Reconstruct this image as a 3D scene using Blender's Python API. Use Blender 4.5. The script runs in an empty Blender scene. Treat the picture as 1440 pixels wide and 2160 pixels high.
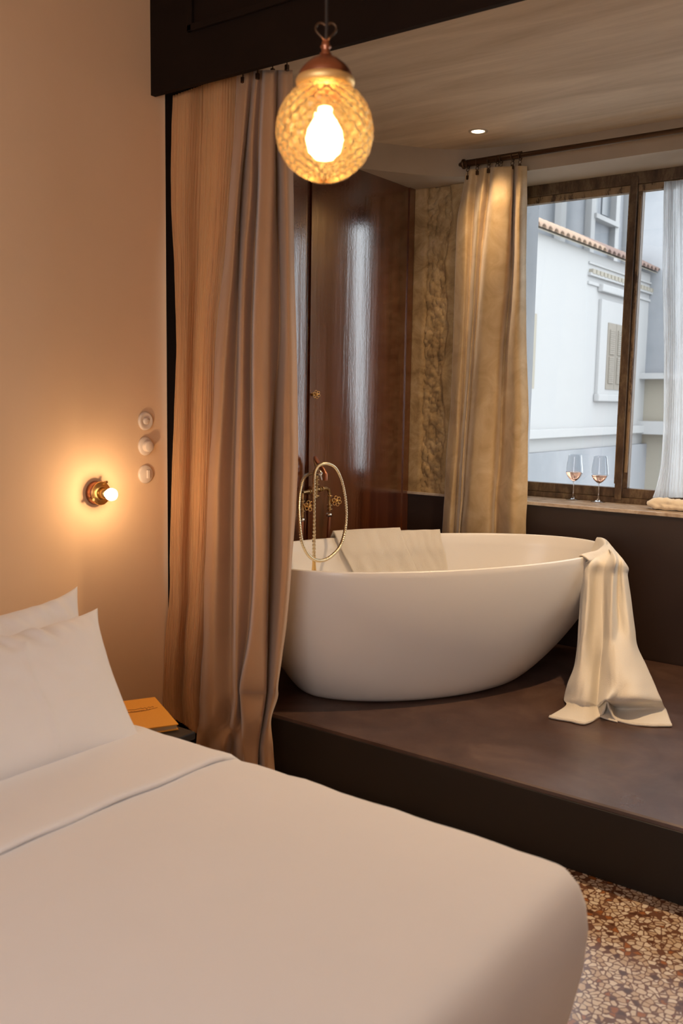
import bpy, bmesh, math, random
import numpy as np
from mathutils import Vector, Matrix, noise
random.seed(7)
SC = bpy.context.scene
COL = SC.collection
PI = math.pi
# ------------------------------------------------------------------ camera
F_PX, CX, CY = 1940.0, 720.0, 1080.0
EYE = np.array([0.0, 0.0, 1.44])
def _u(v): return v / np.linalg.norm(v)
_vl = _u(np.array([(-1950 - CX) / F_PX, (800 - CY) / F_PX, 1.0]))
_vr = _u(np.array([(2150 - CX) / F_PX, (868 - CY) / F_PX, 1.0]))
_X = -_vl
_Y = _u(_vr - np.dot(_vr, _X) * _X)
_Z = np.cross(_X, _Y)
ROT = np.array([_X, _Y, _Z])
def ray(x, y): return ROT @ np.array([(x - CX) / F_PX, (y - CY) / F_PX, 1.0])
def atY(x, y, Y): r = ray(x, y); return EYE + r * (Y / r[1])
def atX(x, y, X): r = ray(x, y); return EYE + r * (X / r[0])
def atZ(x, y, Z): r = ray(x, y); return EYE + r * ((Z - EYE[2]) / r[2])
cam_d = bpy.data.cameras.new('camera')
cam = bpy.data.objects.new('camera', cam_d); COL.objects.link(cam)
cr, cu, cb = ROT @ np.array([1, 0, 0]), ROT @ np.array([0, -1, 0]), ROT @ np.array([0, 0, -1])
M = Matrix(((cr[0], cu[0], cb[0], EYE[0]), (cr[1], cu[1], cb[1], EYE[1]), (cr[2], cu[2], cb[2], EYE[2]), (0, 0, 0, 1)))
cam.matrix_world = M
cam_d.sensor_fit = 'VERTICAL'; cam_d.sensor_height = 36; cam_d.lens = F_PX / 2160 * 36
cam_d.clip_start = .05; cam_d.clip_end = 200
cam_d.dof.use_dof = True; cam_d.dof.focus_distance = 4.3; cam_d.dof.aperture_fstop = 4.0
SC.camera = cam
# ------------------------------------------------------------------ view, world, lights
SC.view_settings.view_transform = 'Standard'; SC.view_settings.look = 'None'
SC.view_settings.gamma = 1; SC.view_settings.use_curve_mapping = False
SC.view_settings.exposure = 0.25
W = bpy.data.worlds.new('sky'); SC.world = W; W.use_nodes = True
bgn = W.node_tree.nodes['Background']
bgn.inputs[0].default_value = (.90, .93, 1.0, 1); bgn.inputs[1].default_value = 3.2
def lamp(name, kind, loc, energy, color, **kw):
    d = bpy.data.lights.new(name, kind); d.energy = energy; d.color = color
    for k, v in kw.items(): setattr(d, k, v)
    o = bpy.data.objects.new(name, d); COL.objects.link(o); o.location = loc
    return o
PEND = Vector((-1.145, 1.49, 1.962))
SUN_E, BEDFILL_E = 1.8, 29
s_ = lamp('sun', 'SUN', (0, -6, 9), SUN_E, (1, .95, .88), angle=.2); s_.rotation_euler = (math.radians(40), 0, math.radians(-62))
# added area lamp to brighten the bed; no window stands behind the camera
YN_ = -1.0
a_ = lamp('bed_fill_light', 'AREA', (-.5, YN_ + .02, 1.75), BEDFILL_E, (.97, .95, .97), shape='RECTANGLE', size=1.5, size_y=1.7)
a_.rotation_euler = (PI / 2, 0, 0)
WARM = (1.0, .53, .22)
# ------------------------------------------------------------------ helpers
def new_obj(name, me, mat=None, parent=None):
    o = bpy.data.objects.new(name, me); COL.objects.link(o)
    if mat: me.materials.append(mat)
    if parent: o.parent = parent
    return o
def tag(o, label, cat, group=None, kind=None):
    o['label'] = label; o['category'] = cat
    if group: o['group'] = group
    if kind: o['kind'] = kind
    return o
def empty(name, loc=(0, 0, 0), rz=0):
    o = bpy.data.objects.new(name, None); COL.objects.link(o); o.location = loc; o.rotation_euler = (0, 0, rz)
    o.empty_display_size = .05
    return o
def pm(verts, faces, name, mat, parent=None, smooth=True, local=False):
    """mesh from data; world coordinates are re-based on the parent's origin"""
    me = bpy.data.meshes.new(name)
    v = [tuple(map(float, p)) for p in verts]
    if parent and not local:
        off = parent_origin(parent); v = [(p[0] - off[0], p[1] - off[1], p[2] - off[2]) for p in v]
    me.from_pydata(v, [], faces); me.update()
    if smooth:
        for p in me.polygons: p.use_smooth = True
    return new_obj(name, me, mat, parent)
def parent_origin(p):
    o = Vector((0, 0, 0))
    while p: o += p.location; p = p.parent
    return o
class MB:
    def __init__(s): s.v = []; s.f = []; s.sm = []
    def add(s, v, f, sm=False):
        n = len(s.v); s.v += [tuple(map(float, q)) for q in v]; s.f += [tuple(i + n for i in q) for q in f]; s.sm += [sm] * len(f)
        return s
    def box(s, x0, x1, y0, y1, z0, z1, bev=0.0):
        if bev <= 0:
            v = [(x, y, z) for x in (x0, x1) for y in (y0, y1) for z in (z0, z1)]
            return s.add(v, [(0, 1, 3, 2), (4, 6, 7, 5), (0, 4, 5, 1), (2, 3, 7, 6), (0, 2, 6, 4), (1, 5, 7, 3)])
        bm = bmesh.new(); bmesh.ops.create_cube(bm, size=1)
        for q in bm.verts: q.co = Vector(((x0 + x1) / 2 + q.co.x * (x1 - x0), (y0 + y1) / 2 + q.co.y * (y1 - y0), (z0 + z1) / 2 + q.co.z * (z1 - z0)))
        bmesh.ops.bevel(bm, geom=list(bm.edges), offset=bev, segments=2, profile=.6, affect='EDGES')
        bm.verts.index_update()
        s.add([q.co[:] for q in bm.verts], [[q.index for q in f.verts] for f in bm.faces]); bm.free(); return s
    def tube(s, pts, r, n=12, cap=True, rf=None):
        pts = [Vector(p) for p in pts]; rings = []; up = None
        for i, p in enumerate(pts):
            d = (pts[min(i + 1, len(pts) - 1)] - pts[max(i - 1, 0)]).normalized()
            if up is None: up = Vector((0, 0, 1)) if abs(d.z) < .9 else Vector((1, 0, 0))
            a = d.cross(up).normalized(); b = a.cross(d).normalized(); up = b
            rr = rf[i] if rf else r
            rings.append([p + (a * math.cos(2 * PI * k / n) + b * math.sin(2 * PI * k / n)) * rr for k in range(n)])
        v = [q for R_ in rings for q in R_]; f = []
        for i in range(len(rings) - 1):
            for k in range(n): f.append((i * n + k, i * n + (k + 1) % n, (i + 1) * n + (k + 1) % n, (i + 1) * n + k))
        s.add(v, f, True)
        if cap: s.add(rings[0], [tuple(range(n))[::-1]]); s.add(rings[-1], [tuple(range(n))])
        return s
    def torus(s, c, axis, R_, r, n=20, m=8):
        axis = Vector(axis).normalized(); a = axis.orthogonal().normalized(); b = axis.cross(a); c = Vector(c)
        v = []; f = []
        for i in range(n):
            d = a * math.cos(2 * PI * i / n) + b * math.sin(2 * PI * i / n)
            for k in range(m): v.append(c + d * (R_ + r * math.cos(2 * PI * k / m)) + axis * r * math.sin(2 * PI * k / m))
        for i in range(n):
            for k in range(m): f.append((i * m + k, ((i + 1) % n) * m + k, ((i + 1) % n) * m + (k + 1) % m, i * m + (k + 1) % m))
        return s.add(v, f, True)
    def lathe(s, c, axis, prof, n=32):
        axis = Vector(axis).normalized(); a = axis.orthogonal().normalized(); b = axis.cross(a); c = Vector(c); v = []; f = []
        for (r, h) in prof:
            for k in range(n): v.append(c + axis * h + (a * math.cos(2 * PI * k / n) + b * math.sin(2 * PI * k / n)) * max(r, 1e-4))
        for i in range(len(prof) - 1):
            for k in range(n): f.append((i * n + k, i * n + (k + 1) % n, (i + 1) * n + (k + 1) % n, (i + 1) * n + k))
        return s.add(v, f, True)
    def build(s, name, mat, parent=None, local=False):
        o = pm(s.v, s.f, name, mat, parent, smooth=False, local=local)
        for p, q in zip(o.data.polygons, s.sm): p.use_smooth = q
        return o
def grid_faces(nu, nv, wrap=False):
    f = []
    for j in range(nv - 1):
        for i in range(nu if wrap else nu - 1):
            i2 = (i + 1) % nu
            f.append((j * nu + i, j * nu + i2, (j + 1) * nu + i2, (j + 1) * nu + i))
    return f
def solid(o, t, off=0):
    m = o.modifiers.new('thickness', 'SOLIDIFY'); m.thickness = t; m.offset = off; return o
def cr_interp(P, n):
    """Catmull-Rom through rows of control points P (k,d) -> (n,d)"""
    P = np.array(P, float); k = len(P); out = []
    for t in np.linspace(0, k - 1, n):
        i = min(int(t), k - 2); u = t - i
        p0 = P[i - 1] if i > 0 else 2 * P[0] - P[1]; p1 = P[i]; p2 = P[i + 1]; p3 = P[i + 2] if i + 2 < k else 2 * P[-1] - P[-2]
        out.append(.5 * (2 * p1 + (p2 - p0) * u + (2 * p0 - 5 * p1 + 4 * p2 - p3) * u * u + (3 * p1 - p0 - 3 * p2 + p3) * u ** 3))
    return np.array(out)
def patch(ctrl, nu, nv):
    """ctrl[row][col] = xyz -> smooth (nv,nu,3)"""
    rows = np.array([cr_interp(r, nu) for r in ctrl])
    return np.stack([cr_interp(rows[:, i], nv) for i in range(nu)], 1)
def nz(x, y, z, s=1.0): return noise.noise(Vector((x * s, y * s, z * s)))
# ------------------------------------------------------------------ materials
def mat(name, color=(.8, .8, .8), rough=.5, metal=0.0, **kw):
    m = bpy.data.materials.new(name); m.use_nodes = True; nt = m.node_tree; b = nt.nodes['Principled BSDF']
    b.inputs['Base Color'].default_value = (*color, 1); b.inputs['Roughness'].default_value = rough; b.inputs['Metallic'].default_value = metal
    for k, v in kw.items(): b.inputs[k].default_value = v
    m['b'] = 1
    return m
def nd(m, t, **kw):
    n = m.node_tree.nodes.new(t)
    for k, v in kw.items():
        if k.startswith('i_'): n.inputs[k[2:].replace('_', ' ')].default_value = v
        else: setattr(n, k, v)
    return n
def lk(m, a, b): m.node_tree.links.new(a, b)
def B(m): return m.node_tree.nodes['Principled BSDF']
def coords(m, scale=(1, 1, 1), rot=(0, 0, 0)):
    tc = nd(m, 'ShaderNodeTexCoord'); mp = nd(m, 'ShaderNodeMapping'); mp.inputs['Scale'].default_value = scale; mp.inputs['Rotation'].default_value = rot
    lk(m, tc.outputs['Object'], mp.inputs[0]); return mp.outputs[0]
def noise_n(m, vec, scale, detail=4, rough=.55, dist=0.0):
    n = nd(m, 'ShaderNodeTexNoise'); n.inputs['Scale'].default_value = scale; n.inputs['Detail'].default_value = detail
    n.inputs['Roughness'].default_value = rough; n.inputs['Distortion'].default_value = dist; lk(m, vec, n.inputs['Vector']); return n.outputs[0]
def ramp(m, fac, stops):
    r = nd(m, 'ShaderNodeValToRGB'); e = r.color_ramp.elements
    while len(e) < len(stops): e.new(.5)
    for q, (p, c) in zip(e, stops): q.position = p; q.color = (*c, 1) if len(c) == 3 else c
    lk(m, fac, r.inputs[0]); return r.outputs[0]
def mixc(m, fac, a, b, mode='MIX'):
    n = nd(m, 'ShaderNodeMix', data_type='RGBA', blend_type=mode)
    for s, v in ((0, fac), (6, a), (7, b)):
        if isinstance(v, (int, float)): n.inputs[s].default_value = v
        elif isinstance(v, tuple): n.inputs[s].default_value = (*v, 1)
        else: lk(m, v, n.inputs[s])
    return n.outputs[2]
def bump(m, h, strength, dist=.01, normal_in=None):
    b = nd(m, 'ShaderNodeBump'); b.inputs['Strength'].default_value = strength; b.inputs['Distance'].default_value = dist
    lk(m, h, b.inputs['Height'])
    if normal_in: lk(m, normal_in, b.inputs['Normal'])
    lk(m, b.outputs[0], B(m).inputs['Normal']); return b.outputs[0]
def gray(v): return (v, v, v)

M_plaster = mat('painted_plaster', (.74, .53, .38), .8)
v = coords(M_plaster); n = noise_n(M_plaster, v, 3, 5); lk(M_plaster, mixc(M_plaster, n, (.74, .51, .315), (.82, .575, .365)), B(M_plaster).inputs['Base Color'])
bump(M_plaster, noise_n(M_plaster, v, 90, 3), .12, .002)
M_dark = mat('dark_stained_board', (.012, .006, .004), .7, 0.0, **{'Specular IOR Level': .15})
v = coords(M_dark); n = noise_n(M_dark, v, 6, 4); lk(M_dark, mixc(M_dark, n, (.008, .004, .0025), (.015, .008, .005)), B(M_dark).inputs['Base Color'])
M_lac = mat('brown_lacquer', (.05, .014, .007), .2)
v = coords(M_lac, (9, 9, .35)); n = noise_n(M_lac, v, 1.3, 5, .6)
lk(M_lac, ramp(M_lac, n, [(.3, (.060, .014, .005)), (.55, (.12, .030, .009)), (.8, (.21, .06, .014))]), B(M_lac).inputs['Base Color'])
B(M_lac).inputs['Specular IOR Level'].default_value = 1.0; B(M_lac).inputs['Coat Weight'].default_value = .9; B(M_lac).inputs['Coat IOR'].default_value = 1.9; B(M_lac).inputs['Coat Roughness'].default_value = .09
r_ = nd(M_lac, 'ShaderNodeMapRange'); r_.inputs[1].default_value = .3; r_.inputs[2].default_value = .75; r_.inputs[3].default_value = .13; r_.inputs[4].default_value = .27
lk(M_lac, n, r_.inputs[0]); lk(M_lac, r_.outputs[0], B(M_lac).inputs['Roughness'])
v2 = coords(M_lac, (1, 1, 1)); v3 = coords(M_lac, (22, 22, 1.2))
nb = bump(M_lac, noise_n(M_lac, v3, 1.5, 3), .22, .003); b2 = nd(M_lac, 'ShaderNodeBump'); b2.inputs['Strength'].default_value = .3; b2.inputs['Distance'].default_value = .0012
lk(M_lac, noise_n(M_lac, v2, 80, 4, .7), b2.inputs['Height']); lk(M_lac, nb, b2.inputs['Normal']); lk(M_lac, b2.outputs[0], B(M_lac).inputs['Normal']); lk(M_lac, b2.outputs[0], B(M_lac).inputs['Coat Normal'])
M_wain = mat('dark_brown_wainscot', (.028, .015, .010), .38)
v = coords(M_wain); n = noise_n(M_wain, v, 4, 5); lk(M_wain, mixc(M_wain, n, (.022, .012, .008), (.045, .024, .017)), B(M_wain).inputs['Base Color'])
bump(M_wain, noise_n(M_wain, v, 60, 3), .1, .002)
M_ceil = mat('trowelled_plaster_ceiling', (.36, .30, .23), .75)
v = coords(M_ceil, (.55, 3.6, 1), (0, 0, .12)); n = noise_n(M_ceil, v, 1.7, 6, .65, .5)
lk(M_ceil, ramp(M_ceil, n, [(.3, (.48, .37, .25)), (.52, (.62, .50, .36)), (.72, (.74, .62, .46))]), B(M_ceil).inputs['Base Color'])
bump(M_ceil, noise_n(M_ceil, v, 9, 4), .15, .004)
M_soff = mat('beige_plaster_soffit', (.44, .35, .26), .7)
v = coords(M_soff); n = noise_n(M_soff, v, 3.5, 5); lk(M_soff, mixc(M_soff, n, (.36, .29, .21), (.50, .41, .31)), B(M_soff).inputs['Base Color'])
M_rough = mat('raw_broken_plaster', (.42, .31, .19), .9)
v = coords(M_rough); n = noise_n(M_rough, v, 9, 8, .7, .6)
lk(M_rough, ramp(M_rough, n, [(.3, (.24, .15, .065)), (.5, (.46, .32, .155)), (.7, (.64, .48, .28))]), B(M_rough).inputs['Base Color'])
M_plat = mat('polished_brown_cement', (.06, .035, .026), .32)
v = coords(M_plat); n = noise_n(M_plat, v, 2.6, 7, .62, .8)
lk(M_plat, ramp(M_plat, n, [(.25, (.040, .020, .014)), (.5, (.072, .038, .028)), (.75, (.125, .075, .055))]), B(M_plat).inputs['Base Color'])
r_ = nd(M_plat, 'ShaderNodeMapRange'); r_.inputs[1].default_value = .3; r_.inputs[2].default_value = .7; r_.inputs[3].default_value = .26; r_.inputs[4].default_value = .48
lk(M_plat, noise_n(M_plat, v, 5, 6), r_.inputs[0]); lk(M_plat, r_.outputs[0], B(M_plat).inputs['Roughness'])
bump(M_plat, noise_n(M_plat, v, 25, 5), .12, .003)
# terrazzo
M_terr = mat('terrazzo', (.5, .4, .3), .2)
v = coords(M_terr); nn = nd(M_terr, 'ShaderNodeTexNoise'); nn.inputs['Scale'].default_value = 30; lk(M_terr, v, nn.inputs['Vector'])
vm = mixc(M_terr, .02, v, nn.outputs['Color'], 'ADD')
vo = nd(M_terr, 'ShaderNodeTexVoronoi', feature='F1'); vo.inputs['Scale'].default_value = 58; lk(M_terr, vm, vo.inputs['Vector'])
ve = nd(M_terr, 'ShaderNodeTexVoronoi', feature='DISTANCE_TO_EDGE'); ve.inputs['Scale'].default_value = 58; lk(M_terr, vm, ve.inputs['Vector'])
sep = nd(M_terr, 'ShaderNodeSeparateColor'); lk(M_terr, vo.outputs['Color'], sep.inputs[0])
chip = ramp(M_terr, sep.outputs[0], [(0, (.10, .045, .025)), (.05, (.34, .13, .045)), (.13, (.55, .42, .30)), (.45, (.66, .56, .45)), (.8, (.74, .66, .56)), (1, (.50, .36, .25))])
m_ = chip.node.color_ramp; m_.interpolation = 'CONSTANT'
msk = ramp(M_terr, ve.outputs['Distance'], [(.07, gray(0)), (.12, gray(1))])
small = ramp(M_terr, sep.outputs[1], [(.07, gray(0)), (.09, gray(1))])
mm = mixc(M_terr, 1.0, msk, small, 'MULTIPLY')
lk(M_terr, mixc(M_terr, mm, (.16, .075, .045), chip), B(M_terr).inputs['Base Color'])
# cloths
def cloth_mat(name, c1, c2, rough=.85, sheen=.4, weave=260, wstr=.15, trans=0.0):
    m = mat(name, c1, rough); b = B(m); b.inputs['Sheen Weight'].default_value = sheen; b.inputs['Sheen Roughness'].default_value = .4
    v = coords(m); lk(m, mixc(m, noise_n(m, v, 5, 5), c1, c2), b.inputs['Base Color'])
    bump(m, noise_n(m, v, weave, 2), wstr, .002)
    if trans:
        nt = m.node_tree; t = nd(m, 'ShaderNodeBsdfTranslucent'); t.inputs[0].default_value = (*c1, 1); mx = nd(m, 'ShaderNodeMixShader'); mx.inputs[0].default_value = trans
        lk(m, b.outputs[0], mx.inputs[1]); lk(m, t.outputs[0], mx.inputs[2]); lk(m, mx.outputs[0], nt.nodes['Material Output'].inputs[0])
    return m
M_velv = cloth_mat('taupe_velvet', (.38, .22, .115), (.47, .28, .155), .75, .5, 400, .2)
M_velw = cloth_mat('champagne_velvet', (.50, .39, .25), (.66, .53, .36), .6, .8, 300, .2, .12)
v = coords(M_velw, (1, 1, 1)); lk(M_velw, ramp(M_velw, noise_n(M_velw, v, 7, 6, .6, 1.2), [(.3, (.54, .37, .18)), (.5, (.66, .48, .26)), (.72, (.78, .61, .38))]), B(M_velw).inputs['Base Color'])
M_linen = cloth_mat('white_bed_linen', (.78, .75, .73), (.82, .785, .765), .85, .15, 350, .08)
M_terry = cloth_mat('white_terry', (.82, .76, .66), (.86, .80, .70), .95, .4, 300, .9, .2)
def gauze(name, col, alpha, period, vert_axis='X'):
    m = mat(name, col, .9); b = B(m); v = coords(m, (period, period, 1.5))
    n = noise_n(m, v, 1, 3, .6)
    t = nd(m, 'ShaderNodeBsdfTranslucent'); t.inputs[0].default_value = (*col, 1)
    tr = nd(m, 'ShaderNodeBsdfTransparent'); m1 = nd(m, 'ShaderNodeMixShader'); m1.inputs[0].default_value = .5 if period > 100 else .8
    m2 = nd(m, 'ShaderNodeMixShader'); lk(m, ramp(m, n, [(.35, gray(alpha * 1.7)), (.65, gray(alpha * .3))]), m2.inputs[0])
    lk(m, b.outputs[0], m1.inputs[1]); lk(m, t.outputs[0], m1.inputs[2]); lk(m, m1.outputs[0], m2.inputs[1]); lk(m, tr.outputs[0], m2.inputs[2])
    lk(m, m2.outputs[0], m.node_tree.nodes['Material Output'].inputs[0])
    bump(m, n, 1.0 if period > 100 else .12, .006)
    return m
M_gauze = gauze('crinkled_cream_gauze', (.86, .56, .29), .08, 160)
M_sheer = gauze('white_sheer', (.72, .73, .74), .34, 90)
M_tub = mat('white_stone_resin', (.82, .79, .75), .32); B(M_tub).inputs['Coat Weight'].default_value = .15
M_brass = mat('aged_brass', (.62, .44, .20), .32, 1.0)
v = coords(M_brass); lk(M_brass, ramp(M_brass, noise_n(M_brass, v, 70, 4), [(.35, (.30, .19, .09)), (.6, (.66, .48, .24))]), B(M_brass).inputs['Base Color'])
M_brass2 = mat('warm_brass', (.80, .52, .20), .28, 1.0)
M_collar = mat('satin_brass_collar', (.95, .66, .28), .5, .8)
M_hose = mat('hose_brass', (.72, .60, .40), .25, 1.0)
M_copper = mat('copper_pipe', (.45, .20, .12), .35, 1.0)
M_iron = mat('dark_bronze', (.10, .06, .035), .35, .9)
M_chrome = mat('nickel', (.75, .73, .70), .2, 1.0)
M_white = mat('white_plastic', (.72, .60, .50), .4)
M_matte = mat('matt_black_paint', (.010, .005, .003), .95, 0.0, **{'Specular IOR Level': .08})
M_black = mat('blackened_wood', (.012, .008, .006), .5)
M_orange = mat('ochre_leather', (.70, .30, .03), .5)
v = coords(M_orange); bump(M_orange, noise_n(M_orange, v, 220, 3), .3, .001)
M_page = mat('card_pages', (.45, .32, .18), .8)
M_ink = mat('dark_print', (.22, .08, .015), .6)
M_sill = mat('veined_marble', (.42, .33, .25), .16)
v = coords(M_sill); lk(M_sill, ramp(M_sill, noise_n(M_sill, v, 7, 8, .65, 1.6), [(.3, (.38, .28, .20)), (.5, (.55, .45, .36)), (.7, (.72, .64, .55))]), B(M_sill).inputs['Base Color'])
M_frame = mat('rusted_steel_window', (.07, .04, .022), .5, .2)
v = coords(M_frame, (1, 1, .35)); lk(M_frame, ramp(M_frame, noise_n(M_frame, v, 16, 8, .72), [(.40, (.055, .030, .016)), (.52, (.10, .06, .032)), (.60, (.16, .11, .06)), (.68, (.10, .055, .03))]), B(M_frame).inputs['Base Color'])
M_chip = mat('chipped_ochre_paint', (.24, .155, .08), .6)
v = coords(M_chip, (1, 1, .3)); lk(M_chip, ramp(M_chip, noise_n(M_chip, v, 22, 8, .75), [(.42, (.075, .042, .022)), (.47, (.24, .16, .085)), (.7, (.33, .23, .13))]), B(M_chip).inputs['Base Color'])
def thin_glass(name, tint=(1, 1, 1), refl=.04):
    m = bpy.data.materials.new(name); m.use_nodes = True; nt = m.node_tree; nt.nodes.remove(nt.nodes['Principled BSDF'])
    t = nt.nodes.new('ShaderNodeBsdfTransparent'); t.inputs[0].default_value = (*tint, 1); g = nt.nodes.new('ShaderNodeBsdfGlossy'); g.inputs['Roughness'].default_value = .02
    lw = nt.nodes.new('ShaderNodeLayerWeight'); lw.inputs[0].default_value = .5; pw = nt.nodes.new('ShaderNodeMath'); pw.operation = 'POWER'; pw.inputs[1].default_value = 4
    fr = nt.nodes.new('ShaderNodeMath'); fr.operation = 'MULTIPLY_ADD'; fr.inputs[1].default_value = .8; fr.inputs[2].default_value = refl; mx = nt.nodes.new('ShaderNodeMixShader')
    nt.links.new(lw.outputs['Facing'], pw.inputs[0]); nt.links.new(pw.outputs[0], fr.inputs[0]); nt.links.new(fr.outputs[0], mx.inputs[0]); nt.links.new(t.outputs[0], mx.inputs[1]); nt.links.new(g.outputs[0], mx.inputs[2]); nt.links.new(mx.outputs[0], nt.nodes['Material Output'].inputs[0])
    return m
M_pane = thin_glass('window_glass', (.97, .99, .98))
M_crys = thin_glass('wine_glass_crystal', (.94, .95, .96))
M_stem = thin_glass('wine_glass_stem', (.97, .98, 1), .28)
M_wine = mat('rose_wine', (.95, .50, .32), .03); B(M_wine).inputs['Transmission Weight'].default_value = 1.0; B(M_wine).inputs['IOR'].default_value = 1.33
def emis(name, col, st):
    m = bpy.data.materials.new(name); m.use_nodes = True; nt = m.node_tree; nt.nodes.remove(nt.nodes['Principled BSDF'])
    e = nt.nodes.new('ShaderNodeEmission'); e.inputs[0].default_value = (*col, 1); e.inputs[1].default_value = st; nt.links.new(e.outputs[0], nt.nodes['Material Output'].inputs[0]); return m
M_bulb = emis('glowing_bulb', (1.0, .80, .50), 26)
M_bulb2 = emis('glowing_wall_bulb', (1.0, .78, .50), 5)
M_spot = emis('glowing_downlight', (1.0, .82, .58), 5)
# pressed amber glass
M_globe = bpy.data.materials.new('pressed_amber_glass'); M_globe.use_nodes = True; nt = M_globe.node_tree; nt.nodes.remove(nt.nodes['Principled BSDF'])
tr = nt.nodes.new('ShaderNodeBsdfTransparent'); tr.inputs[0].default_value = (1, .86, .58, 1)
rf = nt.nodes.new('ShaderNodeBsdfRefraction'); rf.inputs[0].default_value = (1, .74, .36, 1); rf.inputs['IOR'].default_value = 1.25; rf.inputs['Roughness'].default_value = .12
tl = nt.nodes.new('ShaderNodeBsdfTranslucent'); tl.inputs[0].default_value = (1, .60, .26, 1)
gl = nt.nodes.new('ShaderNodeBsdfGlossy'); gl.inputs[0].default_value = (1, .8, .45, 1); gl.inputs['Roughness'].default_value = .15
def mixs(f, a, b):
    x = nt.nodes.new('ShaderNodeMixShader'); x.inputs[0].default_value = f; nt.links.new(a, x.inputs[1]); nt.links.new(b, x.inputs[2]); return x.outputs[0]
s1 = mixs(.65, tr.outputs[0], rf.outputs[0]); s2 = mixs(.10, s1, tl.outputs[0]); s3 = mixs(.08, s2, gl.outputs[0]); nt.links.new(s3, nt.nodes['Material Output'].inputs[0])
# outside
M_fac = mat('sunlit_white_render', (.39, .39, .39), .9)
M_fac2 = mat('pale_grey_render', (.62, .65, .68), .9)
v = coords(M_fac2); lk(M_fac2, ramp(M_fac2, noise_n(M_fac2, v, .5, 6), [(.35, (.20, .215, .235)), (.6, (.30, .31, .33))]), B(M_fac2).inputs['Base Color'])
M_cream = mat('cream_render', (.31, .285, .235), .9)
M_tile = mat('terracotta_roof_tile', (.36, .25, .18), .85)
M_tile2 = mat('old_roof_tile', (.22, .15, .125), .85)
M_shut = mat('faded_beige_shutter', (.25, .225, .19), .8)
M_winx = mat('dusty_window_glass', (.12, .135, .15), .3)
M_ground = mat('street_paving', (.25, .25, .25), .9)
# ------------------------------------------------------------------ room shell
XW = -2.675          # lamp wall
XL = -2.72           # lacquered wall of the bath alcove
YP, HP = 2.624, .234 # platform front and height
YB = 4.34            # wainscot face
YF = 4.60            # window frame face
ZC, ZS = 2.70, 2.5686
XR, YN = 1.75, -1.0  # right wall, rear wall
def struct(mb, name, m): o = mb.build(name, m); o['kind'] = 'structure'; return o
struct(MB().box(-2.9, XR + .15, YN - .15, YP + .1, -.15, 0), 'floor', M_terr)
struct(MB().box(-2.9, XW, YN - .15, 2.5, 0, 3.25), 'wall_left', M_plaster)
struct(MB().box(-2.9, XR + .15, YN - .15, YN, 0, 3.25), 'wall_rear', M_plaster)
struct(MB().box(XL - .1, XL + .035, 2.502, 2.72, 0, ZC), 'trim_dark_cover', M_matte)  # black strip added to hide the leaf's sky reflection at the wall end
# solid right wall, without a window opening
struct(MB().box(XR, XR + .15, YN, YB + .3, 0, 3.25), 'wall_right', M_plaster)
struct(MB().box(-2.9, XR + .15, YN - .15, 2.46, 3.25, 3.4), 'ceiling', M_plaster)
struct(MB().box(-2.9, XR + .15, 2.452, YB + .36, ZC, ZC + .12), 'ceiling.001', M_ceil)
# dark fascia board over the opening, with its moulded panel
bm_ = MB().box(XW - .0, XR, 2.43, 2.452, 2.541, 3.25)
struct(bm_, 'trim_1', M_dark)
pa = atY(398, 70, 2.43); pb = atY(700, -10, 2.43)
x0, z0 = pa[0], pa[2] - .0
fr = MB()
for (a, b, c, d) in ((x0, x0 + 1.5, z0, z0 + .025), (x0, x0 + .025, z0, 3.1), (x0 + 1.475, x0 + 1.5, z0, 3.1), (x0, x0 + 1.5, 3.075, 3.1)): fr.box(a, b, 2.418, 2.43, c, d, .004)
struct(fr, 'trim_2', M_dark)
# lacquered alcove wall: two leaves with a joint between them
ys = atX(645, 800, XL)[1]
l1 = MB().add([(-2.9, 2.5, HP), (XL - .022, 2.5, HP), (XL + .002, ys - .004, HP), (-2.9, ys - .004, HP), (-2.9, 2.5, ZC), (XL - .022, 2.5, ZC), (XL + .002, ys - .004, ZC), (-2.9, ys - .004, ZC)], [(3, 2, 1, 0), (4, 5, 6, 7), (0, 1, 5, 4), (1, 2, 6, 5), (2, 3, 7, 6), (3, 0, 4, 7)]); struct(l1, 'wall_alcove', M_lac)
l2 = MB().box(-2.9, XL, ys + .004, YB + .1, HP, ZS, .003); struct(l2, 'wall_alcove.001', M_lac)
struct(MB().box(-2.92, XL - .05, 2.5, YB, 0, ZC + .05), 'wall_alcove.002', M_matte)
struct(MB().box(XL, XL + .014, ys + .012, ys + .024, HP, ZS), 'trim_3', M_lac)
struct(MB().box(XL, XL + .006, YB - .055, YB - .002, HP, ZS), 'trim_4', M_lac)
# broken raw plaster wall beside the window: real relief
gx, gz = 70, 240; vs = []
x0, x1, zz0, zz1 = XL, -2.41, .93, ZS
for j in range(gz):
    for i in range(gx):
        x = x0 + (x1 - x0) * i / (gx - 1); z = zz0 + (zz1 - zz0) * j / (gz - 1)
        e1 = -2.655 + .022 * nz(z * 3, 1, 0) + .012 * nz(z * 11, 4, 0); e2 = -2.50 + .03 * nz(z * 3.5, 7, 0) + .014 * nz(z * 14, 9, 0)
        inside = max(0, min(1, (x - e1) / .010)) * max(0, min(1, (e2 - x) / .012))
        rough_ = .011 * nz(x * 26, z * 22, 3) + .008 * nz(x * 60, z * 55, 5) + .004 * nz(x * 130, z * 120, 8)
        vs.append((x, YB + .012 + inside * (.016 - rough_) - .0015 * nz(x * 30, z * 30, 1), z))
o = pm(vs, grid_faces(gx, gz), 'wall_back', M_rough); o['kind'] = 'structure'
solid(o, .01, 1)
struct(MB().box(-2.9, -2.41, YB + .05, YF + .1, .93, ZS + .14), 'wall_back.001', M_soff)
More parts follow.
